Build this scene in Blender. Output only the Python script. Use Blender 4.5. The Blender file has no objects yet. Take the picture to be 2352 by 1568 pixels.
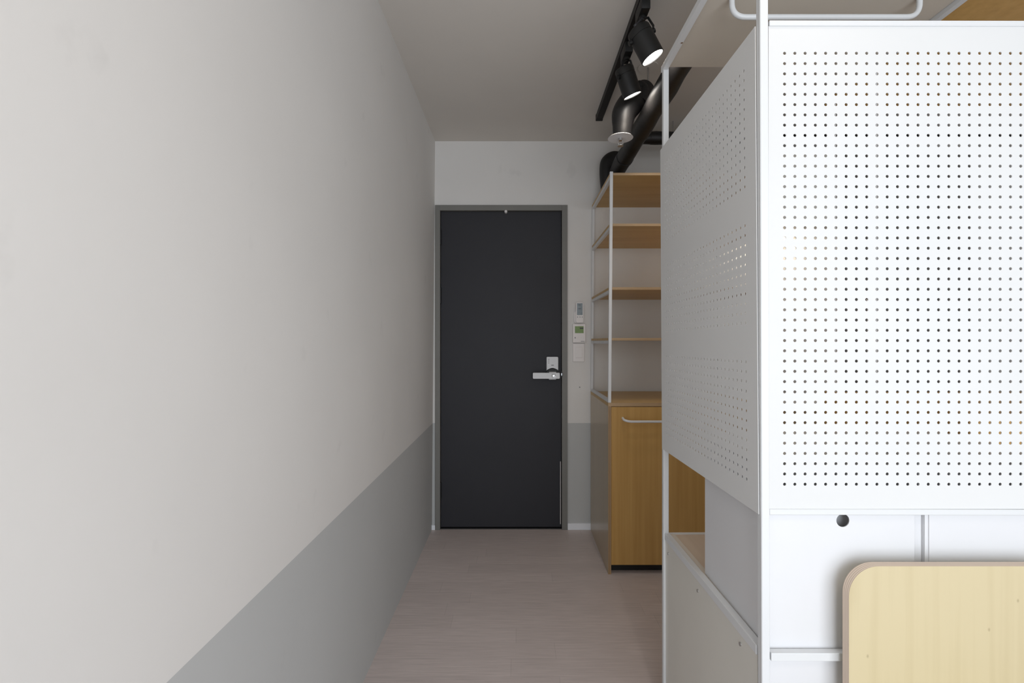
import bpy, bmesh, math, random
from mathutils import Vector, Matrix
random.seed(7)
C = bpy.context.scene.collection
PI = math.pi

# ------------------------------------------------------------------ camera, world, light
F, CX, CY, EYE = 1080.0, 1186.0, 784.5, 1.184      # focal length in pixels of a 2352x1568 frame, eye height
cam_d = bpy.data.cameras.new('camera'); cam = bpy.data.objects.new('camera', cam_d); C.objects.link(cam)
cam_d.sensor_fit = 'HORIZONTAL'; cam_d.sensor_width = 36; cam_d.lens = 36 * F / 2352
cam_d.shift_x = -(CX - 1176) / 2352; cam_d.shift_y = (CY - 784) / 2352
cam_d.clip_start = 0.02
cam.location = (0, 0, EYE); cam.rotation_euler = (PI / 2, 0, 0)
bpy.context.scene.camera = cam
vs = bpy.context.scene.view_settings
vs.view_transform = 'Standard'; vs.look = 'None'; vs.gamma = 1; vs.use_curve_mapping = False
vs.exposure = -0.14
w = bpy.data.worlds.new('world'); bpy.context.scene.world = w; w.use_nodes = True
w.node_tree.nodes['Background'].inputs[0].default_value = (0.62, 0.78, 1.0, 1)
w.node_tree.nodes['Background'].inputs[1].default_value = 1.0

def area(name, loc, rot, sx, sy, power, col):
    l = bpy.data.lights.new(name, 'AREA'); l.shape = 'RECTANGLE'; l.size = sx; l.size_y = sy
    l.energy = power; l.color = col
    o = bpy.data.objects.new(name, l); C.objects.link(o); o.location = loc; o.rotation_euler = rot
    return o
# daylight coming through the window in the wall behind the camera (faces +Y)
area('window_daylight', (0.85, -1.22, 1.05), (PI / 2, 0, 0), 2.0, 1.95, 50, (0.92, 0.965, 1.0))

# ------------------------------------------------------------------ materials
def mat(name, col, rough=0.5, metal=0.0, spec=0.5, var=0.0, scale=6.0, bump=0.0, bscale=60.0, coat=0.0):
    m = bpy.data.materials.new(name); m.use_nodes = True
    nt = m.node_tree; b = nt.nodes['Principled BSDF']
    b.inputs['Base Color'].default_value = (*col, 1); b.inputs['Roughness'].default_value = rough
    b.inputs['Metallic'].default_value = metal; b.inputs['Specular IOR Level'].default_value = spec
    b.inputs['Coat Weight'].default_value = coat; b.inputs['Coat Roughness'].default_value = 0.08
    tc = nt.nodes.new('ShaderNodeTexCoord')
    if var > 0:
        n = nt.nodes.new('ShaderNodeTexNoise'); n.inputs['Scale'].default_value = scale; n.inputs['Detail'].default_value = 4
        nt.links.new(tc.outputs['Object'], n.inputs['Vector'])
        r = nt.nodes.new('ShaderNodeMapRange'); r.inputs['From Min'].default_value = 0.3; r.inputs['From Max'].default_value = 0.7
        r.inputs['To Min'].default_value = 1 - var; r.inputs['To Max'].default_value = 1 + var
        nt.links.new(n.outputs['Fac'], r.inputs['Value'])
        mx = nt.nodes.new('ShaderNodeVectorMath'); mx.operation = 'SCALE'; mx.inputs[0].default_value = col
        nt.links.new(r.outputs['Result'], mx.inputs['Scale']); nt.links.new(mx.outputs[0], b.inputs['Base Color'])
    if bump > 0:
        n2 = nt.nodes.new('ShaderNodeTexNoise'); n2.inputs['Scale'].default_value = bscale; n2.inputs['Detail'].default_value = 5
        nt.links.new(tc.outputs['Object'], n2.inputs['Vector'])
        bp = nt.nodes.new('ShaderNodeBump'); bp.inputs['Strength'].default_value = bump; bp.inputs['Distance'].default_value = 0.002
        nt.links.new(n2.outputs['Fac'], bp.inputs['Height']); nt.links.new(bp.outputs[0], b.inputs['Normal'])
    return m

def emis(name, col, s):
    m = bpy.data.materials.new(name); m.use_nodes = True; b = m.node_tree.nodes['Principled BSDF']
    b.inputs['Base Color'].default_value = (*col, 1)
    b.inputs['Emission Color'].default_value = (*col, 1); b.inputs['Emission Strength'].default_value = s
    return m

def wood(name, c1, c2, rough=0.35, axis='Z', scale=1.0, coat=0.0, knots=False):
    """veneer: stretched noise grain + broad cathedral bands along one axis"""
    m = bpy.data.materials.new(name); m.use_nodes = True; nt = m.node_tree; b = nt.nodes['Principled BSDF']
    L = nt.links.new
    b.inputs['Roughness'].default_value = rough; b.inputs['Coat Weight'].default_value = coat
    tc = nt.nodes.new('ShaderNodeTexCoord'); mp = nt.nodes.new('ShaderNodeMapping')
    s = [4.0, 4.0, 4.0]; s['XYZ'.index(axis)] = 0.8
    mp.inputs['Scale'].default_value = [v * scale for v in s]
    L(tc.outputs['Object'], mp.inputs['Vector'])
    n1 = nt.nodes.new('ShaderNodeTexNoise'); n1.inputs['Scale'].default_value = 1.0; n1.inputs['Detail'].default_value = 3; n1.inputs['Distortion'].default_value = 0.6
    L(mp.outputs[0], n1.inputs['Vector'])
    mul = nt.nodes.new('ShaderNodeMath'); mul.operation = 'MULTIPLY'; mul.inputs[1].default_value = 14.0
    L(n1.outputs['Fac'], mul.inputs[0])
    fr = nt.nodes.new('ShaderNodeMath'); fr.operation = 'SINE'; L(mul.outputs[0], fr.inputs[0])
    mp2 = nt.nodes.new('ShaderNodeMapping'); s2 = [90.0, 90.0, 90.0]; s2['XYZ'.index(axis)] = 3.0
    mp2.inputs['Scale'].default_value = [v * .5 for v in s2]; L(tc.outputs['Object'], mp2.inputs['Vector'])
    n2 = nt.nodes.new('ShaderNodeTexNoise'); n2.inputs['Scale'].default_value = 1.0; n2.inputs['Detail'].default_value = 4
    L(mp2.outputs[0], n2.inputs['Vector'])
    a = nt.nodes.new('ShaderNodeMath'); a.operation = 'MULTIPLY_ADD'; a.inputs[1].default_value = 0.30 if knots else 0.16; L(fr.outputs[0], a.inputs[0]); L(n2.outputs['Fac'], a.inputs[2])
    cr = nt.nodes.new('ShaderNodeValToRGB'); cr.color_ramp.elements[0].position = 0.2; cr.color_ramp.elements[1].position = 0.8
    cr.color_ramp.elements[0].color = (*c2, 1); cr.color_ramp.elements[1].color = (*c1, 1)
    L(a.outputs[0], cr.inputs['Fac'])
    out = cr.outputs['Color']
    if knots:                                                   # a few small dark pin knots
        mp3 = nt.nodes.new('ShaderNodeMapping'); mp3.inputs['Scale'].default_value = (9, 6, 1)
        s3 = nt.nodes.new('ShaderNodeSeparateXYZ'); L(tc.outputs['Object'], s3.inputs[0]); c3 = nt.nodes.new('ShaderNodeCombineXYZ'); L(s3.outputs['X'], c3.inputs[0]); L(s3.outputs['Z'], c3.inputs[1])
        L(c3.outputs[0], mp3.inputs['Vector'])
        v = nt.nodes.new('ShaderNodeTexVoronoi'); v.voronoi_dimensions = '2D'; v.inputs['Scale'].default_value = 1.0; L(mp3.outputs[0], v.inputs['Vector'])
        r = nt.nodes.new('ShaderNodeMapRange'); r.inputs['From Min'].default_value = 0.0; r.inputs['From Max'].default_value = 0.028; r.inputs['To Min'].default_value = 0.45
        L(v.outputs['Distance'], r.inputs['Value'])
        mx = nt.nodes.new('ShaderNodeMix'); mx.data_type = 'RGBA'
        L(r.outputs['Result'], mx.inputs['Factor']); mx.inputs['A'].default_value = (c2[0] * .45, c2[1] * .4, c2[2] * .35, 1); L(out, mx.inputs['B'])
        out = mx.outputs['Result']
    L(out, b.inputs['Base Color'])
    return m

def ply_edge(name, c1, c2, axis):
    """layered plywood edge: thin stripes across the board thickness"""
    m = bpy.data.materials.new(name); m.use_nodes = True; nt = m.node_tree; b = nt.nodes['Principled BSDF']; L = nt.links.new
    b.inputs['Roughness'].default_value = 0.55
    tc = nt.nodes.new('ShaderNodeTexCoord'); sp = nt.nodes.new('ShaderNodeSeparateXYZ'); L(tc.outputs['Object'], sp.inputs[0])
    mu = nt.nodes.new('ShaderNodeMath'); mu.operation = 'MULTIPLY'; mu.inputs[1].default_value = 2 * PI / 0.0042; L(sp.outputs[axis], mu.inputs[0])
    si = nt.nodes.new('ShaderNodeMath'); si.operation = 'SINE'; L(mu.outputs[0], si.inputs[0])
    r = nt.nodes.new('ShaderNodeMapRange'); r.inputs['From Min'].default_value = -0.6; r.inputs['From Max'].default_value = 0.6; L(si.outputs[0], r.inputs['Value'])
    mx = nt.nodes.new('ShaderNodeMix'); mx.data_type = 'RGBA'; L(r.outputs['Result'], mx.inputs['Factor'])
    mx.inputs['A'].default_value = (*c2, 1); mx.inputs['B'].default_value = (*c1, 1); L(mx.outputs['Result'], b.inputs['Base Color'])
    return m

def wall_paint(name, upper, lower, zsplit, rough=0.75):
    """two-tone paint: white above, grey dado below, faint smudges and roller texture"""
    m = bpy.data.materials.new(name); m.use_nodes = True; nt = m.node_tree; b = nt.nodes['Principled BSDF']; L = nt.links.new
    b.inputs['Roughness'].default_value = rough; b.inputs['Specular IOR Level'].default_value = 0.3
    g = nt.nodes.new('ShaderNodeNewGeometry'); sp = nt.nodes.new('ShaderNodeSeparateXYZ'); L(g.outputs['Position'], sp.inputs[0])
    gt = nt.nodes.new('ShaderNodeMath'); gt.operation = 'GREATER_THAN'; gt.inputs[1].default_value = zsplit; L(sp.outputs['Z'], gt.inputs[0])
    mx = nt.nodes.new('ShaderNodeMix'); mx.data_type = 'RGBA'; L(gt.outputs[0], mx.inputs['Factor'])
    mx.inputs['A'].default_value = (*lower, 1); mx.inputs['B'].default_value = (*upper, 1)
    n = nt.nodes.new('ShaderNodeTexNoise'); n.inputs['Scale'].default_value = 2.2; n.inputs['Detail'].default_value = 5; L(g.outputs['Position'], n.inputs['Vector'])
    r = nt.nodes.new('ShaderNodeMapRange'); r.inputs['From Min'].default_value = 0.3; r.inputs['From Max'].default_value = 0.7
    r.inputs['To Min'].default_value = 0.975; r.inputs['To Max'].default_value = 1.02; L(n.outputs['Fac'], r.inputs['Value'])
    # scuffs: small sparse marks
    mp = nt.nodes.new('ShaderNodeMapping'); mp.inputs['Scale'].default_value = (3, 3.1, 2.3); mp.inputs['Rotation'].default_value = (0.5, 0, 0); L(g.outputs['Position'], mp.inputs['Vector'])
    v = nt.nodes.new('ShaderNodeTexNoise'); v.inputs['Scale'].default_value = 2.6; v.inputs['Detail'].default_value = 6; L(mp.outputs[0], v.inputs['Vector'])
    r2 = nt.nodes.new('ShaderNodeMapRange'); r2.inputs['From Min'].default_value = 0.66; r2.inputs['From Max'].default_value = 0.74
    r2.inputs['To Min'].default_value = 1.0; r2.inputs['To Max'].default_value = 0.94; L(v.outputs['Fac'], r2.inputs['Value'])
    mm = nt.nodes.new('ShaderNodeMath'); mm.operation = 'MULTIPLY'; L(r.outputs['Result'], mm.inputs[0]); L(r2.outputs['Result'], mm.inputs[1])
    sc = nt.nodes.new('ShaderNodeVectorMath'); sc.operation = 'SCALE'; L(mx.outputs['Result'], sc.inputs[0]); L(mm.outputs[0], sc.inputs['Scale'])
    L(sc.outputs[0], b.inputs['Base Color'])
    n2 = nt.nodes.new('ShaderNodeTexNoise'); n2.inputs['Scale'].default_value = 45; n2.inputs['Detail'].default_value = 4; L(g.outputs['Position'], n2.inputs['Vector'])
    bp = nt.nodes.new('ShaderNodeBump'); bp.inputs['Strength'].default_value = 0.12; bp.inputs['Distance'].default_value = 0.002
    L(n2.outputs['Fac'], bp.inputs['Height']); L(bp.outputs[0], b.inputs['Normal'])
    return m

def floor_mat():
    m = bpy.data.materials.new('floor_planks'); m.use_nodes = True; nt = m.node_tree; b = nt.nodes['Principled BSDF']; L = nt.links.new
    b.inputs['Roughness'].default_value = 0.42; b.inputs['Specular IOR Level'].default_value = 0.4
    g = nt.nodes.new('ShaderNodeNewGeometry')
    def math_(op, a, b_=None, c=None):
        n = nt.nodes.new('ShaderNodeMath'); n.operation = op
        for k, v in enumerate((a, b_, c)):
            if v is None: continue
            if isinstance(v, (int, float)): n.inputs[k].default_value = v
            else: L(v, n.inputs[k])
        return n.outputs[0]
    sx = nt.nodes.new('ShaderNodeSeparateXYZ'); L(g.outputs['Position'], sx.inputs[0])
    yr = math_('DIVIDE', math_('ADD', sx.outputs['Y'], .021), .0935); row = math_('FLOOR', yr); fy = math_('FRACT', yr)
    wn = nt.nodes.new('ShaderNodeTexWhiteNoise'); wn.noise_dimensions = '1D'; L(row, wn.inputs['W'])
    xr = math_('ADD', math_('DIVIDE', sx.outputs['X'], .87), wn.outputs['Value']); col = math_('FLOOR', xr); fx = math_('FRACT', xr)
    wn2 = nt.nodes.new('ShaderNodeTexWhiteNoise'); wn2.noise_dimensions = '2D'; cv = nt.nodes.new('ShaderNodeCombineXYZ'); L(row, cv.inputs[0]); L(col, cv.inputs[1]); L(cv.outputs[0], wn2.inputs['Vector'])
    seam = math_('MAXIMUM', math_('LESS_THAN', fx, .0016), math_('LESS_THAN', fy, .010))
    tone = math_('MULTIPLY', math_('MULTIPLY_ADD', wn2.outputs['Value'], .07, .965), math_('SUBTRACT', 1.0, math_('MULTIPLY', seam, .22)))
    br = nt.nodes.new('ShaderNodeVectorMath'); br.operation = 'SCALE'; br.inputs[0].default_value = (0.60, 0.525, 0.505); L(tone, br.inputs['Scale'])
    mp = nt.nodes.new('ShaderNodeMapping'); mp.inputs['Scale'].default_value = (7, 150, 1); L(g.outputs['Position'], mp.inputs['Vector'])
    n = nt.nodes.new('ShaderNodeTexNoise'); n.inputs['Scale'].default_value = 1; n.inputs['Detail'].default_value = 6; n.inputs['Roughness'].default_value = 0.6; L(mp.outputs[0], n.inputs['Vector'])
    r = nt.nodes.new('ShaderNodeMapRange'); r.inputs['From Min'].default_value = 0.25; r.inputs['From Max'].default_value = 0.75
    r.inputs['To Min'].default_value = 0.86; r.inputs['To Max'].default_value = 1.14; L(n.outputs['Fac'], r.inputs['Value'])
    sc = nt.nodes.new('ShaderNodeVectorMath'); sc.operation = 'SCALE'; L(br.outputs[0], sc.inputs[0]); L(r.outputs['Result'], sc.inputs['Scale'])
    L(sc.outputs[0], b.inputs['Base Color'])
    bp = nt.nodes.new('ShaderNodeBump'); bp.inputs['Strength'].default_value = 0.15; bp.inputs['Distance'].default_value = 0.001
    L(n.outputs['Fac'], bp.inputs['Height']); L(bp.outputs[0], b.inputs['Normal'])
    return m

M = {}
M['wall'] = wall_paint('wall_paint', (0.78, 0.76, 0.735), (0.54, 0.545, 0.54), 0.670)
M['ceiling'] = mat('ceiling_paint', (0.70, 0.66, 0.61), 0.85, spec=0.2, var=0.03, scale=2, bump=0.1, bscale=40)
M['floor'] = floor_mat()
M['base'] = mat('baseboard_paint', (0.86, 0.88, 0.92), 0.45, var=0.02)
M['door'] = mat('door_paint', (0.018, 0.018, 0.024), 0.6, var=0.06, scale=3, bump=0.06, bscale=120)
M['doorframe'] = mat('door_frame_paint', (0.20, 0.195, 0.18), 0.5, var=0.03)
M['black'] = mat('black_paint', (0.009, 0.009, 0.009), 0.5, var=0.1, scale=30)
M['foam'] = mat('black_pipe_insulation', (0.010, 0.0095, 0.010), 0.5, var=0.25, scale=14, bump=0.5, bscale=35)
M['white'] = mat('white_powder_coat', (0.72, 0.73, 0.74), 0.35, var=0.012, scale=5)
M['sheet'] = mat('perforated_white_sheet', (0.72, 0.72, 0.715), 0.6, spec=0.3, var=0.012, scale=3)
M['lam'] = mat('white_laminate', (0.74, 0.74, 0.755), 0.4, var=0.01)
M['cream'] = mat('cream_board', (0.66, 0.60, 0.52), 0.5, var=0.03, scale=3)
M['greyp'] = mat('grey_white_panel', (0.74, 0.72, 0.66), 0.35, var=0.02)
M['desk'] = wood('pale_desk_top', (0.66, 0.54, 0.43), (0.60, 0.48, 0.37), 0.45, 'Y')
M['birch'] = wood('birch_chair', (0.62, 0.525, 0.33), (0.52, 0.425, 0.245), 0.45, 'Z', 0.9, knots=True)
M['birch_edge'] = ply_edge('birch_edge', (0.74, 0.61, 0.49), (0.56, 0.43, 0.33), 1)
M['oak'] = wood('golden_ply', (0.61, 0.37, 0.125), (0.48, 0.27, 0.075), 0.38, 'Z', 0.8)
M['oak_h'] = wood('golden_ply_flat', (0.64, 0.42, 0.16), (0.55, 0.34, 0.12), 0.42, 'X')
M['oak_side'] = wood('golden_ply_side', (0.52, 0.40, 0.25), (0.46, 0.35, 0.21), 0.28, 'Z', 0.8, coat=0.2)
M['oak_edge'] = ply_edge('ply_edge', (0.56, 0.40, 0.24), (0.36, 0.23, 0.12), 2)
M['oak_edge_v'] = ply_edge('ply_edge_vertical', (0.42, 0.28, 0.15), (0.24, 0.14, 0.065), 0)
M['steel'] = mat('satin_steel', (0.62, 0.62, 0.62), 0.28, metal=1.0, var=0.05, scale=20)
M['silver'] = mat('silver_plastic', (0.76, 0.77, 0.79), 0.4, var=0.02)
M['plastic'] = mat('white_plastic', (0.84, 0.80, 0.78), 0.35, var=0.01)
M['lcd'] = mat('green_lcd', (0.22, 0.33, 0.11), 0.2, var=0.1, scale=60)
M['lcdgrey'] = mat('grey_lcd', (0.28, 0.33, 0.36), 0.2, var=0.1, scale=60)
M['dark'] = mat('dark_ink', (0.05, 0.05, 0.055), 0.4)
M['grey'] = mat('grey_mark', (0.30, 0.30, 0.31), 0.5)
M['lens'] = emis('lit_lamp_face', (1.0, 0.95, 0.88), 34.0)
M['strip'] = emis('warm_lamp_strip', (1.0, 0.88, 0.70), 9.0)
M['fridge'] = mat('dark_appliance', (0.10, 0.095, 0.09), 0.35, var=0.05)

# ------------------------------------------------------------------ mesh helpers
def new(): return bmesh.new()
def box(bm, x0, x1, y0, y1, z0, z1, bev=0.0):
    r = bmesh.ops.create_cube(bm, size=1.0)
    bmesh.ops.scale(bm, vec=(x1 - x0, y1 - y0, z1 - z0), verts=r['verts'])
    bmesh.ops.translate(bm, vec=((x0 + x1) / 2, (y0 + y1) / 2, (z0 + z1) / 2), verts=r['verts'])
    if bev > 0:
        es = list({e for v in r['verts'] for e in v.link_edges})
        bmesh.ops.bevel(bm, geom=es, offset=bev, segments=2, affect='EDGES', profile=0.5)
    return bm
def frame_mat(a, b):
    d = (Vector(b) - Vector(a)); q = d.to_track_quat('Z', 'Y')
    return Matrix.Translation((Vector(a) + Vector(b)) / 2) @ q.to_matrix().to_4x4(), d.length
def cyl(bm, a, b, r1, r2=None, n=32, caps=True):
    m, L = frame_mat(a, b)
    bmesh.ops.create_cone(bm, cap_ends=caps, segments=n, radius1=r1, radius2=r1 if r2 is None else r2, depth=L, matrix=m)
    return bm
def bar(bm, a, b, wx, wz, up='Y'):
    """square bar between two points"""
    a = Vector(a); b = Vector(b); d = b - a; ax = max(range(3), key=lambda i: abs(d[i]))
    z = d.normalized(); x = Vector((1, 0, 0)) if ax != 0 else Vector((0, 1, 0))
    x = (x - z * x.dot(z)).normalized(); y = z.cross(x)
    m = Matrix.Translation((a + b) / 2) @ Matrix((x, y, z)).transposed().to_4x4() @ Matrix.Diagonal((wx, wz, d.length, 1))
    r = bmesh.ops.create_cube(bm, size=1.0, matrix=m)
    es = list({e for v in r['verts'] for e in v.link_edges})
    bmesh.ops.bevel(bm, geom=es, offset=min(wx, wz) * 0.08, segments=1, affect='EDGES')
    return bm
def tube(bm, pts, rad, n=20, cap=True):
    """round tube through points; rad is a number or a list of radii"""
    P = [Vector(p) for p in pts]; R = rad if isinstance(rad, (list, tuple)) else [rad] * len(P)
    rings = []; ref = None
    for i, p in enumerate(P):
        t = (P[min(i + 1, len(P) - 1)] - P[max(i - 1, 0)]).normalized()
        if ref is None:
            ref = t.orthogonal().normalized()
        ref = (ref - t * ref.dot(t)).normalized(); s = t.cross(ref)
        rings.append([bm.verts.new(p + (ref * math.cos(2 * PI * k / n) + s * math.sin(2 * PI * k / n)) * R[i]) for k in range(n)])
    for i in range(len(P) - 1):
        for k in range(n):
            bm.faces.new((rings[i][k], rings[i][(k + 1) % n], rings[i + 1][(k + 1) % n], rings[i + 1][k]))
    if cap:
        bm.faces.new(rings[0][::-1]); bm.faces.new(rings[-1])
    return bm
def smooth_path(pts, rads, k=6):
    """Catmull-Rom through points"""
    P = [Vector(p) for p in pts]; out = []; ro = []
    for i in range(len(P) - 1):
        p0, p1, p2, p3 = P[max(i - 1, 0)], P[i], P[i + 1], P[min(i + 2, len(P) - 1)]
        for j in range(k):
            t = j / k
            out.append(0.5 * ((2 * p1) + (p2 - p0) * t + (2 * p0 - 5 * p1 + 4 * p2 - p3) * t * t + (3 * p1 - p0 - 3 * p2 + p3) * t ** 3))
            ro.append(rads[i] * (1 - t) + rads[i + 1] * t)
    out.append(P[-1]); ro.append(rads[-1])
    return out, ro
def arc_path(corners, r, k=7):
    """polyline with rounded corners"""
    P = [Vector(c) for c in corners]; out = [P[0]]
    for i in range(1, len(P) - 1):
        a = (P[i - 1] - P[i]).normalized(); b = (P[i + 1] - P[i]).normalized()
        s = P[i] + a * r; e = P[i] + b * r
        for j in range(k + 1):
            t = j / k; out.append((1 - t) ** 2 * s + 2 * t * (1 - t) * P[i] + t * t * e)
    out.append(P[-1]); return out
def rounded_rect(x0, x1, z0, z1, r, k=8):
    pts = []
    for cx, cz, a0 in ((x1 - r, z1 - r, 0), (x0 + r, z1 - r, PI / 2), (x0 + r, z0 + r, PI), (x1 - r, z0 + r, 1.5 * PI)):
        for j in range(k + 1):
            a = a0 + j * PI / 2 / k; pts.append((cx + r * math.cos(a), cz + r * math.sin(a)))
    return pts
def prism(bm, pts, y0, y1, side_mat=0, bev=0.0):
    """outline in XZ extruded along Y; the rim may take a second material slot"""
    a = [bm.verts.new((x, y0, z)) for x, z in pts]; b = [bm.verts.new((x, y1, z)) for x, z in pts]
    n = len(pts)
    f1 = bm.faces.new(a); f2 = bm.faces.new(b[::-1])
    for i in range(n):
        f = bm.faces.new((a[(i + 1) % n], a[i], b[i], b[(i + 1) % n])); f.material_index = side_mat
    if bev > 0:
        es = [e for e in bm.edges if e.is_valid and (f1 in e.link_faces or f2 in e.link_faces)]
        bmesh.ops.bevel(bm, geom=es, offset=bev, segments=2, affect='EDGES')
    return bm
def wm(o):
    m = o.matrix_basis.copy()
    while o.parent: o = o.parent; m = o.matrix_basis @ m
    return m
def obj(name, bm, m, parent=None, smooth=False, origin=None):
    """bm holds world coordinates; stored relative to the parent (or to an origin at the mesh base)"""
    bmesh.ops.recalc_face_normals(bm, faces=bm.faces)
    o = bpy.data.objects.new(name, bpy.data.meshes.new(name)); C.objects.link(o)
    if parent:
        o.parent = parent; bm.transform(wm(parent).inverted())
    else:
        if origin is None:
            xs = [v.co for v in bm.verts]
            origin = ((min(v.x for v in xs) + max(v.x for v in xs)) / 2, (min(v.y for v in xs) + max(v.y for v in xs)) / 2, min(v.z for v in xs))
        o.location = origin; bm.transform(Matrix.Translation(-Vector(origin)))
    for f in bm.faces: f.smooth = smooth
    bm.to_mesh(o.data); bm.free()
    for k in (m if isinstance(m, (list, tuple)) else [m]): o.data.materials.append(k)
    if smooth:
        for e in o.data.edges: pass
        try: o.data.set_sharp_from_angle(angle=math.radians(38))
        except Exception: pass
    return o
def tag(o, label, cat, group=None):
    o['label'] = label; o['category'] = cat
    if group: o['group'] = group
    return o
def thing(name, loc, label, cat, group=None, rot=(0, 0, 0)):
    o = bpy.data.objects.new(name, None); o.empty_display_size = 0.05; C.objects.link(o)
    o.location = loc; o.rotation_euler = rot
    return tag(o, label, cat, group)
def struct(o, label=None):
    o['kind'] = 'structure'
    if label: o['label'] = label
    return o

D = 2.971                      # end wall
XR, YB, H = 2.9, -1.3, 2.45    # right wall, rear wall, ceiling height
S = F / D                      # pixels per metre on the end wall
def ex(px): return (px - CX) / S
def ez(py): return EYE - (py - CY) / S

# ------------------------------------------------------------------ the room
bm = new(); box(bm, -0.75, XR + 0.1, YB - 0.15, D + 0.15, -0.06, 0.0)
struct(obj('floor', bm, M['floor']), 'greyish brown wood plank floor')
bm = new(); box(bm, -0.75, XR + 0.1, YB - 0.15, D + 0.15, H, H + 0.08)
struct(obj('ceiling', bm, M['ceiling']), 'plain off-white ceiling')
bm = new()                      # left wall, leaning outward a little towards the floor
xt, xb = ex(999.3), ex(992.3)
vsl = [bm.verts.new(p) for p in ((xb, YB, 0), (xb, D + .1, 0), (xt, D + .1, H), (xt, YB, H), (-0.75, YB, 0), (-0.75, D + .1, 0), (-0.75, D + .1, H), (-0.75, YB, H))]
for f in ((0, 1, 2, 3), (7, 6, 5, 4), (0, 4, 5, 1), (3, 2, 6, 7), (0, 3, 7, 4), (1, 5, 6, 2)): bm.faces.new([vsl[i] for i in f])
struct(obj('wall_left', bm, M['wall']), 'long off-white left wall with a grey painted dado')
dx0, dx1, dzt = ex(1000.2), ex(1303), ez(472)      # door frame outer
bm = new()
box(bm, xb - .1, dx0, D, D + .12, 0, H); box(bm, dx1, XR, D, D + .12, 0, H); box(bm, dx0, dx1, D, D + .12, dzt, H)
struct(obj('wall_far', bm, M['wall']), 'off-white end wall around the dark door, grey dado below')
bm = new(); box(bm, XR, XR + .1, YB, D + .12, 0, H); struct(obj('wall_right', bm, M['wall']))
WX0, WX1, WZ0, WZ1 = -0.18, 1.88, 0.05, 2.06         # window opening in the rear wall
bm = new()
box(bm, -0.6, WX0, YB - .12, YB, 0, H); box(bm, WX1, XR, YB - .12, YB, 0, H)
box(bm, WX0, WX1, YB - .12, YB, 0, WZ0); box(bm, WX0, WX1, YB - .12, YB, WZ1, H)
struct(obj('wall_rear', bm, M['wall']))
bm = new()
for a in (WX0, (WX0 + WX1) / 2 - .02, WX1 - .04): box(bm, a, a + .04, YB - .08, YB - .03, WZ0, WZ1)
for a in (WZ0, WZ1 - .04): box(bm, WX0, WX1, YB - .079, YB - .031, a, a + .04)
struct(obj('window_1', bm, M['white']), 'white framed window')

# baseboards
bm = new(); box(bm, dx1 + .001, 1.30, D - .012, D, 0, (1215 - 1200.5) / S, .001)
struct(obj('baseboard_far', bm, M['base']), 'white baseboard between door frame and wooden cabinet')
bm = new(); box(bm, xb, dx0 - .001, D - .012, D, 0, (1215 - 1204.5) / S)
struct(obj('baseboard_corner', bm, M['base']), 'sliver of white baseboard in the left corner')

# ------------------------------------------------------------------ door
px0, px1, pzt = ex(1011.3), ex(1290.3), ez(484.3)
bm = new(); box(bm, px0 + .002, px1 - .002, D + .008, D + .048, .010, pzt - .002, .0015)
door = struct(obj('door_1', bm, M['door']), 'dark charcoal flat metal door')
bm = new()
box(bm, dx0, px0, D - .014, D + .10, 0, dzt, .001); box(bm, px1, dx1, D - .014, D + .10, 0, dzt, .001)
box(bm, px0, px1, D - .014, D + .10, pzt, dzt, .001)
obj('door_frame', bm, M['doorframe'], door)
bm = new(); box(bm, px0, px1, D + .052, D + .06, 0, pzt); box(bm, px0, px1, D - .0, D + .06, 0, .006)
obj('door_rebate', bm, M['black'], door)
for y0, y1 in ((525, 562), (660, 697), (1107, 1144)):
    bm = new(); cyl(bm, (px0 + .001, D - .006, ez(y1)), (px0 + .001, D - .006, ez(y0)), .0072, n=16)
    box(bm, px0 - .002, px0 + .006, D - .006, D + .012, ez(y1) + .004, ez(y0) - .004)
    for f in (.36, .64):
        z = ez(y1) + (ez(y0) - ez(y1)) * f; cyl(bm, (px0 + .001, D - .006, z - .0015), (px0 + .001, D - .006, z + .0015), .008, n=16)
    obj('hinge', bm, M['black'], door, True)
bm = new(); cyl(bm, (ex(1162), D + .012, ez(486.5)), (ex(1162), D - .012, ez(486.5)), .0095, n=20)
cyl(bm, (ex(1162), D - .012, ez(486.5)), (ex(1162), D - .018, ez(486.5)), .0095, .006, n=20)
o = obj('door_stop', bm, M['plastic'], door, True); o['label'] = 'small white round stop on the top edge'
bm = new(); box(bm, ex(1286.8), ex(1288), D + .004, D + .01, .03, ez(1060))
o = obj('edge_strip', bm, M['plastic'], door); o['label'] = 'thin pale strip along the closing edge'
# digital lock: silver plate with concave lower edge above a black rose
lx0, lx1, lzt, lzb = ex(1255.3), ex(1281.5), ez(819.2), ez(850.5)
pts = [(lx0 + .004, lzt), (lx0, lzt - .004), (lx0, lzb)]
cxr, czr = ex(1268.5), ez(861); R_ = .047
for j in range(13):
    x = lx0 + .002 + (lx1 - lx0 - .004) * j / 12
    pts.append((x, lzb + .004 + .0125 * math.sin(PI * j / 12)))
pts += [(lx1, lzb), (lx1, lzt - .004), (lx1 - .004, lzt)]
bm = new(); prism(bm, pts, D - .016, D + .01, 0)
lock = obj('digital_lock', bm, M['silver'], door); lock['label'] = 'silver keypad plate of the lock'
for k, yy in enumerate((824.8, 828.6, 833.0)):
    bm = new(); cyl(bm, (ex(1260), D - .0165, ez(yy)), (ex(1260), D - .015, ez(yy)), .0032, n=12); obj('indicator_dot', bm, M['grey'], lock)
bm = new(); box(bm, ex(1265.8), ex(1271.5), D - .0165, D - .015, ez(838.9), ez(837.6)); obj('printed_mark', bm, M['dark'], lock)
bm = new()
pr = [(cxr + .046 * math.cos(a), czr + .0 + .049 * math.sin(a) * .86 - .002) for a in [2 * PI * j / 40 for j in range(40)]]
pr = [(x, z) for x, z in pr if z > ez(866)]
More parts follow.
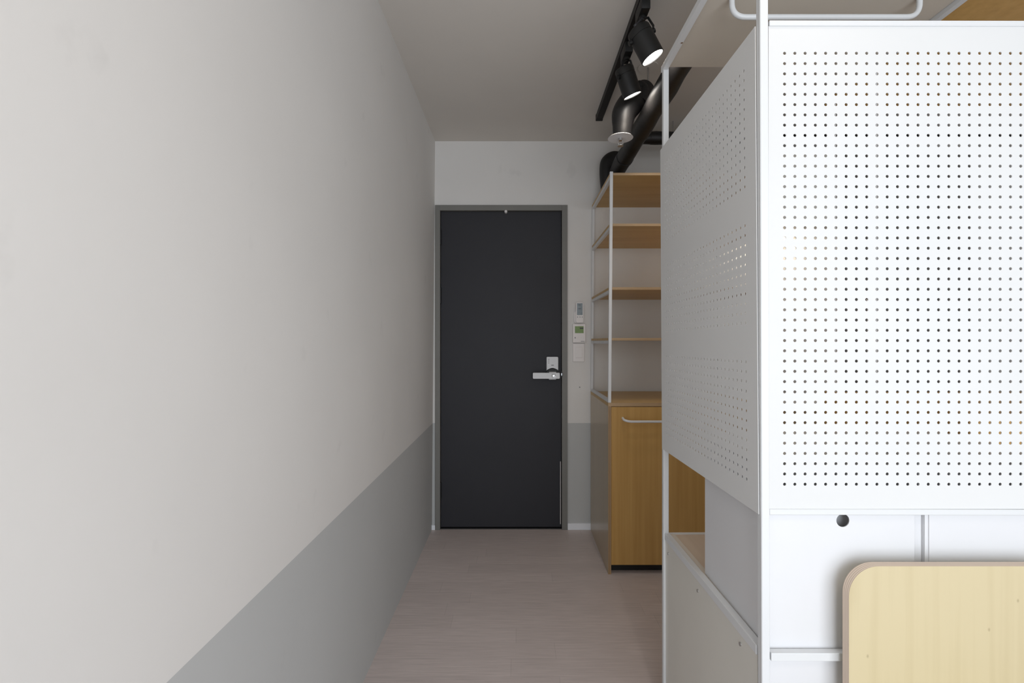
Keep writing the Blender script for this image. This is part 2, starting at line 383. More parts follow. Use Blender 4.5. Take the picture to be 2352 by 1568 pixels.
prism(bm, pr, D - .020, D + .01, 0)
obj('lock_rose', bm, M['black'], door)
bm = new(); box(bm, ex(1260), ex(1276.5), D - .034, D - .004, ez(870.8), ez(853), .003)
o = obj('thumb_turn', bm, M['silver'], door)
bm = new()
prism(bm, rounded_rect(ex(1223.2), ex(1283.6), ez(867.6), ez(854.4), .005), D - .066, D - .050, 0, .0015)
cyl(bm, (ex(1270), D - .052, ez(861)), (ex(1270), D - .0, ez(861)), .011, n=20)
o = obj('door_handle', bm, M['silver'], door, True); o['label'] = 'brushed silver lever handle'
bm = new(); tube(bm, [(ex(1269.8) + .0125 * math.cos(a), D - .067, ez(861) + .0125 * math.sin(a)) for a in [2 * PI * j / 24 for j in range(25)]], .0012, 8, False)
cyl(bm, (ex(1269.8), D - .066, ez(861)), (ex(1269.8), D - .072, ez(861)), .0085, .006, n=20)
obj('key_button', bm, M['steel'], o, True)
bm = new(); prism(bm, [(ex(1289.4) + .006 * math.cos(a), ez(859) + .02 * math.sin(a)) for a in [2 * PI * j / 20 for j in range(20)]], D - .018, D + .004, 0)
o = obj('strike_plate', bm, M['black'], door)
bm = new(); box(bm, ex(1288.7), ex(1290.1), D - .020, D - .017, ez(861.5), ez(856.5)); obj('latch', bm, M['steel'], o)

# ------------------------------------------------------------------ remote, thermostat, switch on the end wall
t = thing('remote_control', (ex(1329), D, ez(741)), 'white air conditioner remote in a wall holder above the thermostat', 'remote control')
bm = new(); prism(bm, rounded_rect(ex(1318.6), ex(1339.4), ez(742), ez(715), .012), D - .016, D - .0005, 0, .001)
o = obj('holder', bm, M['plastic'], t)
bm = new(); prism(bm, rounded_rect(ex(1321.5), ex(1338), ez(741), ez(695), .008), D - .034, D - .016, 0, .0025); obj('body', bm, M['plastic'], t, True)
bm = new(); box(bm, ex(1323.6), ex(1336.4), D - .0348, D - .033, ez(724), ez(697)); s = obj('display', bm, M['lcdgrey'], t)
for k in range(2):
    bm = new(); box(bm, ex(1326.8), ex(1332.6), D - .0352, D - .0346, ez(700.5 + 8.5 * k) - .003, ez(700.5 + 8.5 * k))
    obj('display_digits', bm, M['dark'], s)
for x in (1325, 1330.5, 1335.5):
    bm = new(); cyl(bm, (ex(x), D - .035, ez(728.5)), (ex(x), D - .033, ez(728.5)), .0032, n=12); obj('button', bm, M['grey'], t)
t = thing('thermostat', (ex(1329), D, ez(787)), 'square white thermostat with a green display beside the door', 'thermostat')
bm = new(); box(bm, ex(1314.5), ex(1343.8), D - .022, D - .0005, ez(786.8), ez(743.6), .003); obj('body', bm, M['plastic'], t)
bm = new(); box(bm, ex(1319.5), ex(1339.2), D - .0228, D - .021, ez(765), ez(749.3)); s = obj('display', bm, M['lcd'], t)
bm = new(); box(bm, ex(1330.5), ex(1338.5), D - .0232, D - .0226, ez(755.5), ez(752.5)); obj('display_digits', bm, M['dark'], s)
for x in (1320, 1326.5, 1333, 1339):
    bm = new(); box(bm, ex(x) - .0035, ex(x) + .0035, D - .0228, D - .0215, ez(777), ez(774), .0006); obj('button', bm, M['grey'] if x == 1320 else M['plastic'], t)
bm = new(); box(bm, ex(1333), ex(1341.5), D - .0226, D - .0215, ez(784.2), ez(783)); obj('printed_mark', bm, M['grey'], t)
t = thing('light_switch', (ex(1328.5), D, ez(831)), 'white rocker light switch directly below the thermostat', 'light switch')
bm = new(); box(bm, ex(1315.5), ex(1341.5), D - .010, D - .0005, ez(830.3), ez(788.5), .002); obj('plate', bm, M['plastic'], t)
bm = new(); box(bm, ex(1321.3), ex(1336.8), D - .0135, D - .0095, ez(821.5), ez(796.5), .0015); obj('rocker', bm, M['plastic'], t)
tag(obj('wall_screw_hole', cyl(new(), (ex(1331.5), D - .002, ez(889)), (ex(1331.5), D - .0002, ez(889)), .0042, n=12), M['grey']),
    'small grey plugged hole in the wall below the light switch', 'wall plug')

# ------------------------------------------------------------------ wooden cabinet by the door
YN = EYE * F / 534.0; SN = F / YN                    # its front plane
def nx(px): return (px - CX) / SN
def nz(py): return EYE - (py - CY) / SN
KX0, KX1, KY1 = nx(1397), 1.30, D - .014
KT = nz(925)
t = thing('base_cabinet', ((KX0 + KX1) / 2, (YN + D) / 2, 0), 'golden plywood floor cabinet with a bar handle, under the white framed shelf', 'cabinet')
bm = new(); box(bm, KX0, KX0 + .0152, YN + .0008, KY1, 0, KT - .018)
obj('side_panel', bm, M['oak_side'], t)
bm = new(); box(bm, KX0, KX0 + .0152, YN, YN + .0008, .0, KT - .018); obj('side_edge', bm, M['oak_edge_v'], t)
bm = new(); box(bm, KX1 - .018, KX1, YN, KY1, 0, KT - .018); obj('side_panel', bm, M['oak_side'], t)
bm = new(); box(bm, KX0, KX1, YN + .0008, KY1, KT - .018, KT); obj('top', bm, M['oak_h'], t)
bm = new(); box(bm, KX0, KX1, YN, YN + .0008, KT - .018, KT); obj('top_edge', bm, M['oak_edge'], t)
bm = new(); box(bm, KX0 + .0152, KX1 - .018, KY1 - .008, KY1, .05, KT - .018); box(bm, KX0 + .0152, KX1 - .018, YN + .03, KY1, .052, .068); obj('carcass', bm, M['oak_h'], t)
bm = new(); box(bm, KX0 + .0152, KX1 - .018, YN + .045, YN + .06, 0, nz(1299)); obj('plinth', bm, M['black'], t)
bm = new(); box(bm, nx(1404.3), KX1 - .021, YN + .001, YN + .019, nz(1297.3), nz(934.2), .001); dd = obj('door', bm, M['oak'], t)
bm = new(); hz = nz(965.3)
tube(bm, arc_path([(nx(1430.5), YN + .002, hz + .012), (nx(1430.5), YN - .030, hz + .006), (nx(1443), YN - .036, hz), (1.14, YN - .036, hz), (1.17, YN + .002, hz + .010)], .014), .0062, 14)
o = obj('handle', bm, M['white'], dd, True); o['label'] = 'long white bar handle'

# ------------------------------------------------------------------ white framed open shelf standing on it (leans slightly)
t = thing('open_shelf', (nx(1397), YN, KT), 'white metal framed shelf with plywood boards, standing on the cabinet', 'shelf')
PW = .0155; topz = nz(393.5); LEAN = .0095 / (topz - KT)
def lean(z): return LEAN * (z - KT)
X0, X1 = nx(1397), 1.285
bots = [nz(402.3), nz(519), nz(665), nz(781.6)]
for nm, xa in (('near', X0), ('near', X1 - PW)):
    bm = new(); bar(bm, (xa + PW / 2 + lean(KT), YN + PW / 2, KT + .0005), (xa + PW / 2 + lean(topz), YN + PW / 2, topz), PW, PW); obj('post', bm, M['white'], t)
    bm = new(); bar(bm, (xa + PW / 2 + lean(KT), D - .012, KT + .0005), (xa + PW / 2 + lean(bots[0]), D - .012, bots[0]), PW, PW); obj('post', bm, M['white'], t)
    for zb in bots + [KT + .017]:
        x = xa + PW / 2 + lean(zb)
        bm = new(); bar(bm, (x, YN + PW + .0002, zb - .0085), (x, D - .012 - PW / 2, zb - .0085), PW, .017, 'Y'); obj('side_rail', bm, M['white'], t)
for i, zb in enumerate(bots):
    x = lean(zb)
    bm = new(); y0 = YN + .0006
    box(bm, X0 + x + .0004, X1 + x, y0 + PW, D - .002, zb, zb + .0125); box(bm, X0 + x + PW + .0004, X1 + x - PW, y0, y0 + PW, zb, zb + .0125)
    sh = obj('shelf_board', bm, M['oak_h'], t)
    bm = new(); box(bm, X0 + x + PW + .0004, X1 + x - PW, y0 - .0006, y0, zb, zb + .0125); obj('board_edge', bm, M['oak_edge'], sh)
    for f in (.25, .8):
        yy = YN + f * (D - YN); bm = new(); cyl(bm, (X0 + x - .0012, yy, zb - .0085), (X0 + x + .001, yy, zb - .0085), .003, n=10); obj('screw', bm, M['steel'], t)

# ------------------------------------------------------------------ kitchenette behind the desk unit (glimpsed through the perforations)
t = thing('kitchen_cabinet', (1.49, 2.68, 0), 'brown base cabinet glimpsed through the perforated panel', 'cabinet')
bm = new(); box(bm, 1.305, 1.66, YN + .02, D - .014, .05, .855); obj('body', bm, M['oak_side'], t)
bm = new(); box(bm, 1.305, 1.665, YN + .06, D - .014, 0, .05); obj('plinth', bm, M['black'], t)
bm = new(); box(bm, 1.303, 1.668, YN, D - .013, .855, .873); obj('worktop', bm, M['lam'], t)
t = thing('wall_cabinet', (1.49, 2.8, 1.80), 'grey wall cabinet with an under-cabinet lamp glimpsed through the perforated panel', 'cabinet')
bm = new(); box(bm, 1.305, 1.66, D - .50, D - .001, 1.80, 2.2); obj('body', bm, M['greyp'], t)
bm = new(); box(bm, 1.33, 1.64, D - .16, D - .08, 1.786, 1.7995); ul = obj('lamp_strip', bm, M['strip'], t)
t = thing('tall_cabinet', (2.0, 2.65, 0), 'tall cabinet with dark door and pale side glimpsed through the perforated panel', 'cabinet')
bm = new(); box(bm, 1.67, 2.32, YN + .04, D - .02, .03, 2.15); obj('body', bm, M['lam'], t)
bm = new(); box(bm, 1.67, 2.32, YN, YN + .036, .06, 2.15, .003); fd = obj('door', bm, M['fridge'], t)
bm = new(); tube(bm, arc_path([(1.76, YN, .9), (1.76, YN - .04, .9), (1.76, YN - .04, 1.4), (1.76, YN, 1.4)], .02), .008, 12); obj('handle', bm, M['steel'], fd, True)
bm = new(); box(bm, 1.72, 2.30, YN + .05, D - .04, 0, .03); obj('foot', bm, M['black'], t)

# ------------------------------------------------------------------ desk unit: steel frame with perforated panels
Y1 = F * .02 / 23.7                                   # front plane of the unit
S1 = F / Y1
def ux(px): return (px - CX) / S1
def uz(py): return EYE - (py - CY) / S1
UX0 = ux(1746.5); UX1 = UX0 + .672
FAR = Vector((.4662, (.4662) * F / (1524 - CX), 0))   # far left corner, a hair out of square with the front
TOP = 2.068
unit = thing('desk_unit', ((UX0 + UX1) / 2, 1.2, 0), 'white steel desk unit with perforated front and side panels and a high board', 'desk')
PP = .0160
sdir = Vector((FAR.x - UX0, FAR.y - Y1, -.005)); SL = sdir.length; sdir.normalize()
# local frame of the side: u along depth, v up, n outward (-X)
def side_matrix():
    u = sdir; n = Vector((-1, 0, 0)); n = (n - u * n.dot(u)).normalized(); v = n.cross(u)
    if v.z < 0: v = -v
    R = Matrix(((u.x, v.x, n.x), (u.y, v.y, n.y), (u.z, v.z, n.z))).to_4x4()
    return Matrix.Translation((UX0 + .0038, Y1, 0)) @ Matrix.Rotation(-.0030, 4, 'Y') @ R
SM = side_matrix()
def sp(u, z, n): return SM @ Vector((u, z, n))
def sbox(bm, u0, u1, z0, z1, n0, n1, bev=0.0):
    b2 = bmesh.new(); box(b2, u0, u1, z0, z1, n0, n1, bev); b2.transform(SM)
    me = bpy.data.meshes.new('tmp'); b2.to_mesh(me); b2.free(); bm.from_mesh(me); bpy.data.meshes.remove(me); return bm
# near posts (front plane) and far posts
bm = new(); bar(bm, (UX0 + PP / 2 + .0046, Y1 + PP / 2, 0.0), (UX0 + PP / 2 - .0012, Y1 + PP / 2, TOP), PP, PP); obj('post', bm, M['white'], unit)
bm = new(); bar(bm, (UX1 - PP / 2, Y1 + PP / 2, 0.0), (UX1 - PP / 2, Y1 + PP / 2, TOP), PP, PP); obj('post', bm, M['white'], unit)
bm = new(); bar(bm, (FAR.x + PP / 2 + .0005, FAR.y + PP / 2, 0.0), (FAR.x + PP / 2 + .0005, FAR.y + PP / 2, TOP - .003), PP * 1.08, PP); obj('post', bm, M['white'], unit)
bm = new(); bar(bm, (UX1 - PP / 2, FAR.y + PP / 2, 0.0), (UX1 - PP / 2, FAR.y + PP / 2, TOP - .003), PP, PP); obj('post', bm, M['white'], unit)
# front rails
for y0, y1 in ((44.5, 57.0), (1170.2, 1183.0)):
    bm = new(); bar(bm, (UX0 + PP + .003, Y1 + .008, (uz(y0) + uz(y1)) / 2), (UX1 - PP, Y1 + .008, (uz(y0) + uz(y1)) / 2 - .001), .012, abs(uz(y0) - uz(y1)), 'Y')
    obj('front_rail', bm, M['white'], unit)
DZ = uz(1498.5)                                       # desk rail top
bm = new(); box(bm, UX0 + PP + .005, UX1 - PP, Y1 - .0005, Y1 + .014, uz(1518), uz(1499.5), .001); obj('desk_rail', bm, M['white'], unit)
# side rails: top, desk height
bm = new(); sbox(bm, PP + .001, SL - .001, TOP - .018, TOP - .001, -.016, .0005, .0006); o = obj('top_rail', bm, M['white'], unit)
for u in (SL * .74,):
    bm = new(); cyl(bm, sp(u, TOP - .0185, -.012), sp(u, TOP - .017, -.012), .0035, n=12); obj('screw', bm, M['steel'], o)
bm = new(); sbox(bm, PP + .001, SL - .001, DZ - .018 , DZ + .001, -.0175, -.0008, .0006); o = obj('desk_side_rail', bm, M['white'], unit)
for px, py in ((1541, 1269), (1608, 1356), (1704.5, 1481)):
    d = (UX0 + .006) * F / (px - CX); z = EYE - (py - CY) * d / F
    bm = new(); a = sp(d - Y1, z, -.0042); cyl(bm, a, a + Vector((-.0025, 0, 0)), .0040, n=16); obj('screw', bm, M['steel'], unit, True)
bm = new(); box(bm, UX1 - PP, UX1, Y1 + PP, FAR.y, TOP - .018, TOP - .001); obj('top_rail', bm, M['white'], unit)
bm = new(); box(bm, FAR.x + PP, UX1 - PP, FAR.y + .002, FAR.y + PP, DZ - .024, DZ - .008); obj('desk_back_rail', bm, M['white'], unit)
# lower closing panels below the desk
bm = new(); sbox(bm, PP + .002, SL - .002, .04, DZ - .0185, -.010, -.004); obj('lower_side_panel', bm, M['greyp'], unit)
bm = new(); box(bm, UX0 + PP + .004, UX1 - PP, Y1 + .0145, Y1 + .0175, .04, uz(1518)); obj('lower_front_panel', bm, M['lam'], unit)
# desk top: white lip and pale wooden surface, tilting with the side rail
bm = new()
z0 = DZ - .004
sbox(bm, .0145, SL + .014, z0 - .016, z0, -(UX1 - UX0 - .02), -.018); obj('desk_top', bm, M['desk'], unit)
bm = new(); sbox(bm, .018, SL - .002, z0 - .012, z0 + .0012, -.034, -.0165); obj('desk_lip', bm, M['cream'], unit)
# high board with cream underside
bm = new(); box(bm, UX0 + .014, UX1 - PP - .001, Y1 + .10, FAR.y + .014, TOP - .006, TOP + .012); obj('high_board', bm, M['cream'], unit)
bm = new(); zr = EYE + (CY - 39.5) * 1.20 / F
xa, xb_ = (1681 - CX) * 1.20 / F, (2112 - CX) * 1.20 / F
tube(bm, arc_path([(xa, 1.20, TOP - .006), (xa, 1.20, zr), (xb_, 1.20, zr), (xb_, 1.20, TOP - .006)], .036, 9), .0067, 16)
o = obj('hanging_rod', bm, M['white'], unit, True)

def perforated(name, W, Hh, u0, v0, pitch_u, pitch_v, nu, nv, rad, th, skip, m, parent, mtx):
    """thin sheet with real round holes; u0,v0 = centre of the first hole"""
    V = []; Fc = []; idx = {}
    def vert(x, y, z):
        k = (round(x, 5), round(y, 5), round(z, 5))
        if k not in idx: idx[k] = len(V); V.append((x, y, z))
        return idx[k]
    N = 16
    for j in range(nv):
        for i in range(nu):
            cx, cy = u0 + i * pitch_u, v0 + j * pitch_v; hu, hv = pitch_u / 2, pitch_v / 2
            q = [(hu, 0), (hu, hv), (0, hv), (-hu, hv), (-hu, 0), (-hu, -hv), (0, -hv), (hu, -hv)]
            if j in skip:
                for z, fl in ((0, 1), (th, 0)):
                    f = [vert(cx + a, cy + b, z) for a, b in q]; Fc.append(f[::-1] if fl else f)
                continue
            ring = [[vert(cx + rad * math.cos(2 * PI * k / N), cy + rad * math.sin(2 * PI * k / N), z) for k in range(N)] for z in (0, th)]
            sq = [[vert(cx + a, cy + b, z) for a, b in q] for z in (0, th)]
            for s in (0, 1):
                for k in range(8):
                    f = [sq[s][k], sq[s][(k + 1) % 8], ring[s][(2 * k + 2) % N], ring[s][2 * k + 1], ring[s][2 * k]]
                    Fc.append(f if s else f[::-1])
            for k in range(N):
                Fc.append([ring[0][k], ring[1][k], ring[1][(k + 1) % N], ring[0][(k + 1) % N]])
    a0, a1 = u0 - pitch_u / 2, u0 + (nu - .5) * pitch_u; b0, b1 = v0 - pitch_v / 2, v0 + (nv - .5) * pitch_v
    for (p0, p1, q0, q1) in ((0, a0, 0, Hh), (a1, W, 0, Hh), (a0, a1, 0, b0), (a0, a1, b1, Hh)):
        for z, fl in ((0, 1), (th, 0)):
            f = [vert(p0, q0, z), vert(p1, q0, z), vert(p1, q1, z), vert(p0, q1, z)]; Fc.append(f[::-1] if fl else f)
    r = [(0, 0), (W, 0), (W, Hh), (0, Hh)]
    for k in range(4):
        (xa, ya), (xb, yb) = r[k], r[(k + 1) % 4]
        Fc.append([vert(xa, ya, 0), vert(xb, yb, 0), vert(xb, yb, th), vert(xa, ya, th)])
    me = bpy.data.meshes.new(name); me.from_pydata(V, [], Fc); me.update()
    o = bpy.data.objects.new(name, me); C.objects.link(o); me.materials.append(m)
    o.parent = parent; o.matrix_basis = wm(parent).inverted() @ mtx
    return o
# front panel (faces the camera)
fz0, fz1 = uz(1170.5), uz(56.6); fx0, fx1 = ux(1768), UX1 - PP - .001
perforated('perforated_front_panel', fx1 - fx0, fz1 - fz0, ux(1805.2) - fx0, uz(1113.3) - fz0, .02, (uz(119) - uz(1113.3)) / 42, 28, 43, .0030, .0015, (), M['sheet'], unit,
           Matrix(((1, 0, 0, fx0), (0, 0, -1, Y1 + .006), (0, 1, 0, fz0), (0, 0, 0, 1))))
# side panel, on the outside of the posts; two bands without holes
sz0, sz1 = uz(1183.2) , uz(49)
skip = (13, 14, 15, 27, 28, 29)
perforated('perforated_side_panel', SL + .008, sz1 - sz0, .0455, .0555, (SL - .0455 - .038) / 26, .02, 27, 43, .0031, .0015, skip, M['sheet'], unit,
           SM @ Matrix(((1, 0, 0, -.001), (0, 1, 0, sz0), (0, 0, 1, .0002), (0, 0, 0, 1))))

# white drawer boxes standing on the desk, backs to the camera
bz1 = EYE - (1056 - CY) * (Y1 + .03) / F
dk = DZ - .0045
t = thing('storage_box', (.62, 1.1, dk), 'white box with a round cable hole in its back, on the desk', 'box')
yb = Y1 + .0165; sxl = lambda px: (px - CX) * yb / F
bx0 = UX0 + .0235; bx1 = sxl(2125)
bm = new()                                              # back sheet with a round hole
hx, hz_, hr = sxl(1936), EYE - (1195 - CY) * yb / F, 15.0 * yb / F
N = 32; ring = [(hx + hr * math.cos(2 * PI * k / N), hz_ + hr * math.sin(2 * PI * k / N)) for k in range(N)]
outer = []
X_, XX, Z_, ZZ = bx0, sxl(2100), dk, bz1
for k in range(N):
    a = 2 * PI * k / N; c, s = math.cos(a), math.sin(a)
    tx = ((XX - hx) / c) if c > 1e-6 else ((X_ - hx) / c if c < -1e-6 else 1e9)
    tz = ((ZZ - hz_) / s) if s > 1e-6 else ((Z_ - hz_) / s if s < -1e-6 else 1e9)
    tt = min(tx, tz); outer.append((hx + c * tt, hz_ + s * tt))
for y in (yb, yb + .002):
    vr = [bm.verts.new((x, y, z)) for x, z in ring]; vo = [bm.verts.new((x, y, z)) for x, z in outer]
    for k in range(N): bm.faces.new((vr[k], vr[(k + 1) % N], vo[(k + 1) % N], vo[k]))
    cs = {}
    for cxn, czn in ((X_, Z_), (X_, ZZ), (XX, Z_), (XX, ZZ)):
        # fill the corner triangles
        ks = [k for k in range(N)]
        def onx(p): return abs(p[0] - cxn) < 1e-6
        def onz(p): return abs(p[1] - czn) < 1e-6
        for k in range(N):
            p, q = outer[k], outer[(k + 1) % N]
            if (onx(p) and onz(q) and not onz(p)) or (onz(p) and onx(q) and not onx(p)):
                bm.faces.new((vo[k], vo[(k + 1) % N], bm.verts.new((cxn, y, czn))))
vrf = [bm.verts.new((x, yb, z)) for x, z in ring]; vrb = [bm.verts.new((x, yb + .002, z)) for x, z in ring]
for k in range(N): bm.faces.new((vrf[k], vrf[(k + 1) % N], vrb[(k + 1) % N], vrb[k]))
obj('back_sheet', bm, M['lam'], t)
byf = (bx0) * F / (1621 - CX)                           # depth where its side ends
bm = new(); box(bm, bx0 - .002, bx0, yb, byf, dk, bz1); obj('side_sheet', bm, M['lam'], t)
bm = new(); box(bm, sxl(2100), sxl(2102), yb + .0065, byf, dk, bz1); obj('side_sheet', bm, M['lam'], t)
bm = new(); box(bm, bx0, sxl(2100), yb + .02, byf, bz1 - .002, bz1); obj('top_sheet', bm, M['lam'], t)
bm = new(); box(bm, hx - .05, hx + .05, yb + .030, yb + .032, dk + .05, bz1 - .01); obj('light_catch_sheet', bm, M['lam'], t)  # sheet added behind the hole to catch light, so the opening looks grey
bm = new(); box(bm, sxl(2100), sxl(2125.5), yb + .009, yb + .011, dk, bz1 - .002); obj('edge_strip', bm, M['lam'], t)
t = thing('storage_box', (.9, 1.1, dk), 'plain white box on the desk, right of the box with the cable hole', 'box')
bm = new(); box(bm, sxl(2126), UX1 - .03, yb + .002, byf, dk, bz1); obj('body', bm, M['lam'], t)
bm = new(); box(bm, sxl(2134), UX1 - .035, yb, yb + .002, dk + .002, bz1 - .002); obj('back_sheet', bm, M['lam'], t)

# plywood bunk board, top right; unseen panels below it added to block window light
t = thing('bunk_board_light_block', (1.6, 1.25, 0), 'plywood bunk board in the top right corner, with added unseen panels below that block light', 'bunk board')
bm = new(); box(bm, UX1 + .003, 2.0, Y1 + .05, 1.75, TOP - .012, TOP + .008); obj('top_board', bm, M['oak'], t)
bm = new(); box(bm, UX1 + .003, 2.0, Y1 + .28, Y1 + .2985, .0, 1.0); obj('light_block_front', bm, M['oak'], t)  # unseen panel added to keep window light off the floor behind the unit
for x in (UX1 + .003, 1.982):
    bm = new(); box(bm, x, x + .018, Y1 + .30, 1.75, .0, 1.0); obj('side_panel', bm, M['oak'], t)  # unseen sides of the added light block
    bm = new(); bar(bm, (x + .009, 1.72, 1.0005), (x + .009, 1.72, TOP - .0125), PP, PP); obj('post', bm, M['white'], t)
bm = new(); box(bm, UX1 + .0215, 1.9815, Y1 + .3, 1.75, .98, .998); obj('shelf_board', bm, M['oak'], t)

# ------------------------------------------------------------------ chair, its back against the desk unit
CYF = .880                                              # front face of the backrest
cs = F / CYF
cx0 = (1950 - CX) / cs; cx1 = cx0 + .43; ctz = EYE - (1300 - CY) / cs; cbz = ctz - .34
t = thing('plywood_chair', ((cx0 + cx1) / 2, CYF - .2, 0), 'birch plywood chair with a rounded back, standing against the desk unit', 'chair')
bm = new(); prism(bm, rounded_rect(cx0, cx1, cbz, ctz, .056, 12), CYF, CYF + .0175, 1); o = obj('backrest', bm, [M['birch'], M['birch_edge']], t, True)
bm = new(); b2 = rounded_rect(cx0 + .0, cx1 - .0, CYF - .40, CYF + .0, .05, 10)
va = [bm.verts.new((x, y, .445)) for x, y in b2]; vb = [bm.verts.new((x, y, .4625)) for x, y in b2]
bm.faces.new(va[::-1]); bm.faces.new(vb)
for i in range(len(b2)): bm.faces.new((va[i], va[(i + 1) % len(b2)], vb[(i + 1) % len(b2)], vb[i])).material_index = 0
# keep the seat clear of the backrest plane
bmesh.ops.translate(bm, vec=(0, -.004, 0), verts=bm.verts)
obj('seat', bm, M['birch'], t)
for x in (cx0 + .035, cx1 - .035):
    for y in (CYF - .35, CYF - .04):
        bm = new(); cyl(bm, (x, y, .0), (x, y, .4445), .010, .012, n=20); obj('leg', bm, M['white'], t, True)
    bm = new(); box(bm, x - .012, x + .012, CYF - .012, CYF - .0005, .4635, cbz + .06, .002); obj('back_support', bm, M['white'], t)

# ------------------------------------------------------------------ ceiling: lighting track and spotlights
TX = .462
t = thing('lighting_track', (TX, 1.0, H), 'black lighting track running along the ceiling', 'lighting track')
bm = new(); box(bm, TX - .018, TX + .018, -.75, 2.625, H - .032, H - .0005, .0015); obj('rail', bm, M['black'], t)
bm = new(); box(bm, TX - .019, TX + .019, 2.612, 2.628, H - .034, H - .0005, .001); obj('end_cap', bm, M['black'], t)
def spot(Yd, top, n, L, rad, label, power):
    n = Vector(n).normalized(); top = Vector(top); face = top + n * L
    t = thing('track_spotlight', (TX, Yd, H - .034), label, 'spotlight', 'track spotlights')
    bm = new(); box(bm, TX - .016, TX + .016, Yd - .045, Yd + .045, H - .078, H - .0345, .002)
    cyl(bm, (TX, Yd, H - .078), (TX, Yd, H - .088), .012, n=20); obj('adapter', bm, M['black'], t, True)
    q = n.to_track_quat('Z', 'Y').to_matrix().to_4x4(); T = Matrix.Translation(top) @ q
    side = (T.to_3x3() @ Vector((1, 0, 0))).normalized()
    if abs(side.x) < .5: side = (T.to_3x3() @ Vector((0, 1, 0))).normalized()
    p = top + n * (L * .24); piv = Vector((TX, Yd, H - .086))
    bm = new()
    for s in (-1, 1):
        tube(bm, [piv, piv + side * s * rad * .55 + Vector((0, 0, -.006)), p + side * s * (rad + .006) + Vector((0, 0, .018)), p + side * s * (rad + .004)], .0042, 10)
        cyl(bm, p + side * s * (rad - .001), p + side * s * (rad + .011), .0085, n=16)
    obj('bracket', bm, M['black'], t, True)
    # tapered rear cap, ribs and open-ended can
    prof = [(-.006, .30), (-.006, .80), (-.003, .93), (.004, 1.0), (L * .2, 1.0), (L * .205, .965), (L * .235, .965), (L * .24, 1.0), (L, 1.0), (L, .93), (L - .006, .90)]
    bm = new(); N = 40; rings = []
    for d, r in prof: rings.append([bm.verts.new(T @ Vector((rad * r * math.cos(2 * PI * k / N), rad * r * math.sin(2 * PI * k / N), d))) for k in range(N)])
    bm.faces.new(rings[0])
    for a, b in zip(rings, rings[1:]):
        for k in range(N): bm.faces.new((a[k], a[(k + 1) % N], b[(k + 1) % N], b[k]))
    body = obj('body', bm, M['black'], t, True)
    bm = new(); cyl(bm, T @ Vector((0, 0, L - .008)), T @ Vector((0, 0, L - .004)), rad * .91, n=N); obj('lamp_face', bm, M['lens'], body)
    bm = new(); cyl(bm, top - n * .012, top - n * .024, rad * .16, n=14); tube(bm, [top - n * .022, (top - n * .03 + piv) / 2 + Vector((.012, 0, .01)), piv + Vector((.006, 0, 0))], .003, 8); obj('cable', bm, M['dark'], t, True)
    l = bpy.data.lights.new('spot_light', 'SPOT'); l.energy = power; l.color = (1, .87, .74); l.spot_size = math.radians(165); l.spot_blend = 1.0; l.shadow_soft_size = rad * .7
    lo = bpy.data.objects.new('spot_light', l); C.objects.link(lo); lo.parent = t
    lo.matrix_basis = wm(t).inverted() @ (Matrix.Translation(face + n * .006) @ (-n).to_track_quat('Z', 'Y').to_matrix().to_4x4())
def at(px, py, d): return Vector(((px - CX) * d / F, d, EYE - (py - CY) * d / F))
spot(1.72, at(1466, 70, 1.70), (.47, 0.0, -.88), .112, .0415, 'nearer lit black spotlight on the ceiling track, its round face fully visible', 5.0)
spot(1.97, at(1433, 158, 1.97), (.37, .20, -.9), .112, .0390, 'farther black spotlight on the ceiling track, hanging above the sprinkler plate', 4.5)

# two unseen lamps on the track; the rear one added to brighten floor and walls
spot(.72, (TX - .01, .72, H - .12), (.10, .02, -.99), .112, .0390, 'black spotlight on the ceiling track, right above the front of the desk unit', 2.0)
spot(-.30, (TX - .02, -.30, H - .12), (-.35, .25, -.9), .112, .0390, 'added unseen spotlight at the window end of the track, brightens the floor and left wall', 12)

# ------------------------------------------------------------------ pipes wrapped in black insulation
PX, PZ, PR = .607, 2.214, .046
t = thing('insulated_pipe', (PX, 2.0, PZ), 'thick black insulated pipe running under the ceiling towards the end wall', 'pipe')
PIPE = t
bm = new()
pp = [(PX, 1.1 + .1 * i, PZ + .003 * math.sin(i * 2.1)) for i in range(18)] + [(PX - .005, 2.85, PZ - .02), (PX - .02, 2.88, PZ - .08)]
rr = [PR * (1 + .04 * math.sin(i * 1.7)) for i in range(20)]
a, b = smooth_path(pp, rr, 4); tube(bm, a, b, 28); obj('pipe_wrap', bm, M['foam'], t, True)
for y in (1.45, 2.62):
    bm = new(); cyl(bm, (PX, y, PZ), (PX, y + .03, PZ), PR * 1.07, n=32); obj('clamp', bm, M['black'], t, True)
bm = new(); a, b = smooth_path([(.64, 2.905, 2.315), (.60, 2.90, 2.315), (.565, 2.90, 2.285), (.556, 2.90, 2.22), (.556, 2.90, 2.13), (.556, 2.90, 2.05)], [.036, .042, .047, .043, .036, .034], 6)
tube(bm, a, b, 24); obj('elbow_wrap', bm, M['foam'], t, True)
dS = 2.13
P = lambda x, y, d=dS: tuple(at(x, y, d))
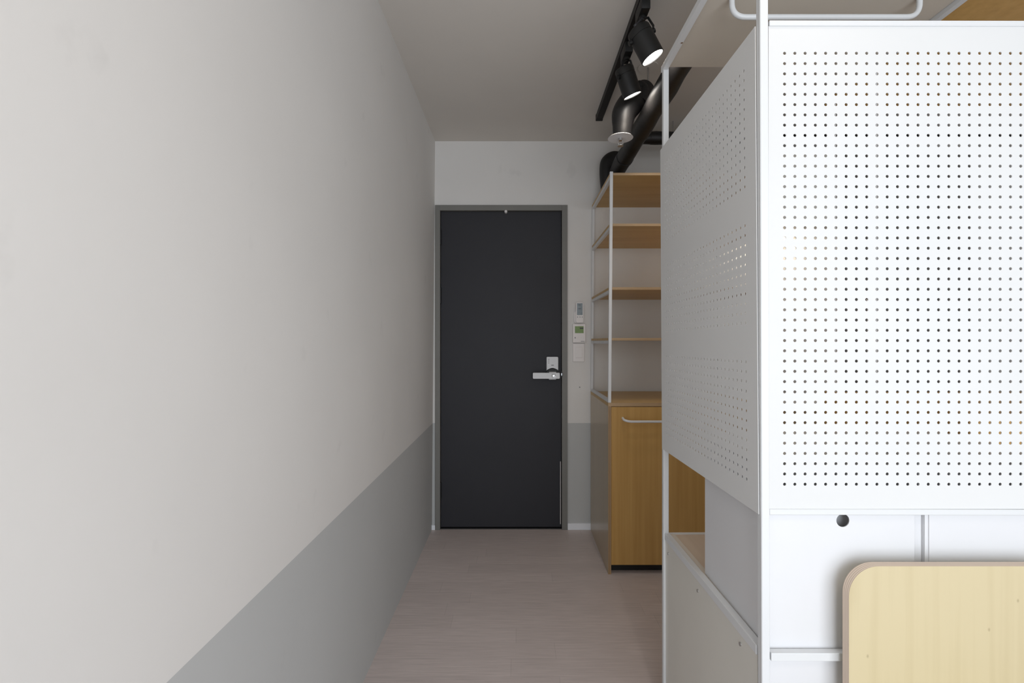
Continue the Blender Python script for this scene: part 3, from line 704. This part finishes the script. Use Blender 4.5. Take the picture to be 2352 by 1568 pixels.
bm = new(); a, b = smooth_path([P(1429, 312), P(1430, 290), P(1433, 262), P(1447, 240, 2.14), P(1468, 222, 2.16), P(1482, 205, 2.18)], [.040, .045, .054, .058, .050, .046], 6)
tube(bm, a, b, 28); obj('drop_wrap', bm, M['foam'], t, True)
bm = new(); a, b = smooth_path([P(1470, 232), P(1479, 205), P(1470, 192), P(1464, 191)], [.03, .022, .014, .008], 5); tube(bm, a, b, 16); obj('wrap_fold', bm, M['foam'], t, True)
t = thing('cross_pipe', (1.2, 2.72, 2.35), 'black horizontal pipe crossing the back of the room near the end wall', 'pipe')
bm = new(); a, b = smooth_path([(PX + .02, 2.70, 2.352), (.75, 2.7, 2.35), (.80, 2.7, 2.353), (1.1, 2.7, 2.35), (1.6, 2.7, 2.35), (2.88, 2.7, 2.35)], [.030, .031, .037, .031, .031, .031], 5)
tube(bm, a, b, 20); obj('pipe_wrap', bm, M['foam'], t, True)
for x in (.9, 1.9):
    bm = new(); cyl(bm, (x, 2.7, 2.375), (x, 2.7, H), .004, n=10); obj('hanger_rod', bm, M['steel'], t)
# sprinkler drop
t = thing('sprinkler', tuple(at(1425, 317, dS)), 'sprinkler head with a round white plate below a black insulated drop pipe', 'sprinkler')
c = Vector(P(1425, 317)); bm = new()
cyl(bm, c + Vector((0, 0, -.001)), c + Vector((0, 0, .003)), .0565, .052, n=48); o = obj('escutcheon', bm, M['silver'], t, True); o['label'] = 'round pale cover plate'
bm = new(); cyl(bm, c + Vector((0, 0, .0)), c + Vector((0, 0, -.012)), .010, n=16)
for s in (-1, 1): tube(bm, [c + Vector((s * .009, 0, -.01)), c + Vector((s * .011, 0, -.022)), c + Vector((s * .003, 0, -.034))], .0022, 8)
cyl(bm, c + Vector((0, 0, -.034)), c + Vector((0, 0, -.037)), .013, n=20); obj('sprinkler_head', bm, M['steel'], t, True)
bm = new(); cyl(bm, (.607, 2.165, PZ + PR * .98), (.607, 2.165, H - .004), .0045, n=12); obj('hanger_rod', bm, M['steel'], PIPE, True)
bm = new(); cyl(bm, (.607, 2.165, H - .004), (.607, 2.165, H - .0005), .045, n=28); obj('ceiling_plate', bm, M['ceiling'], PIPE)
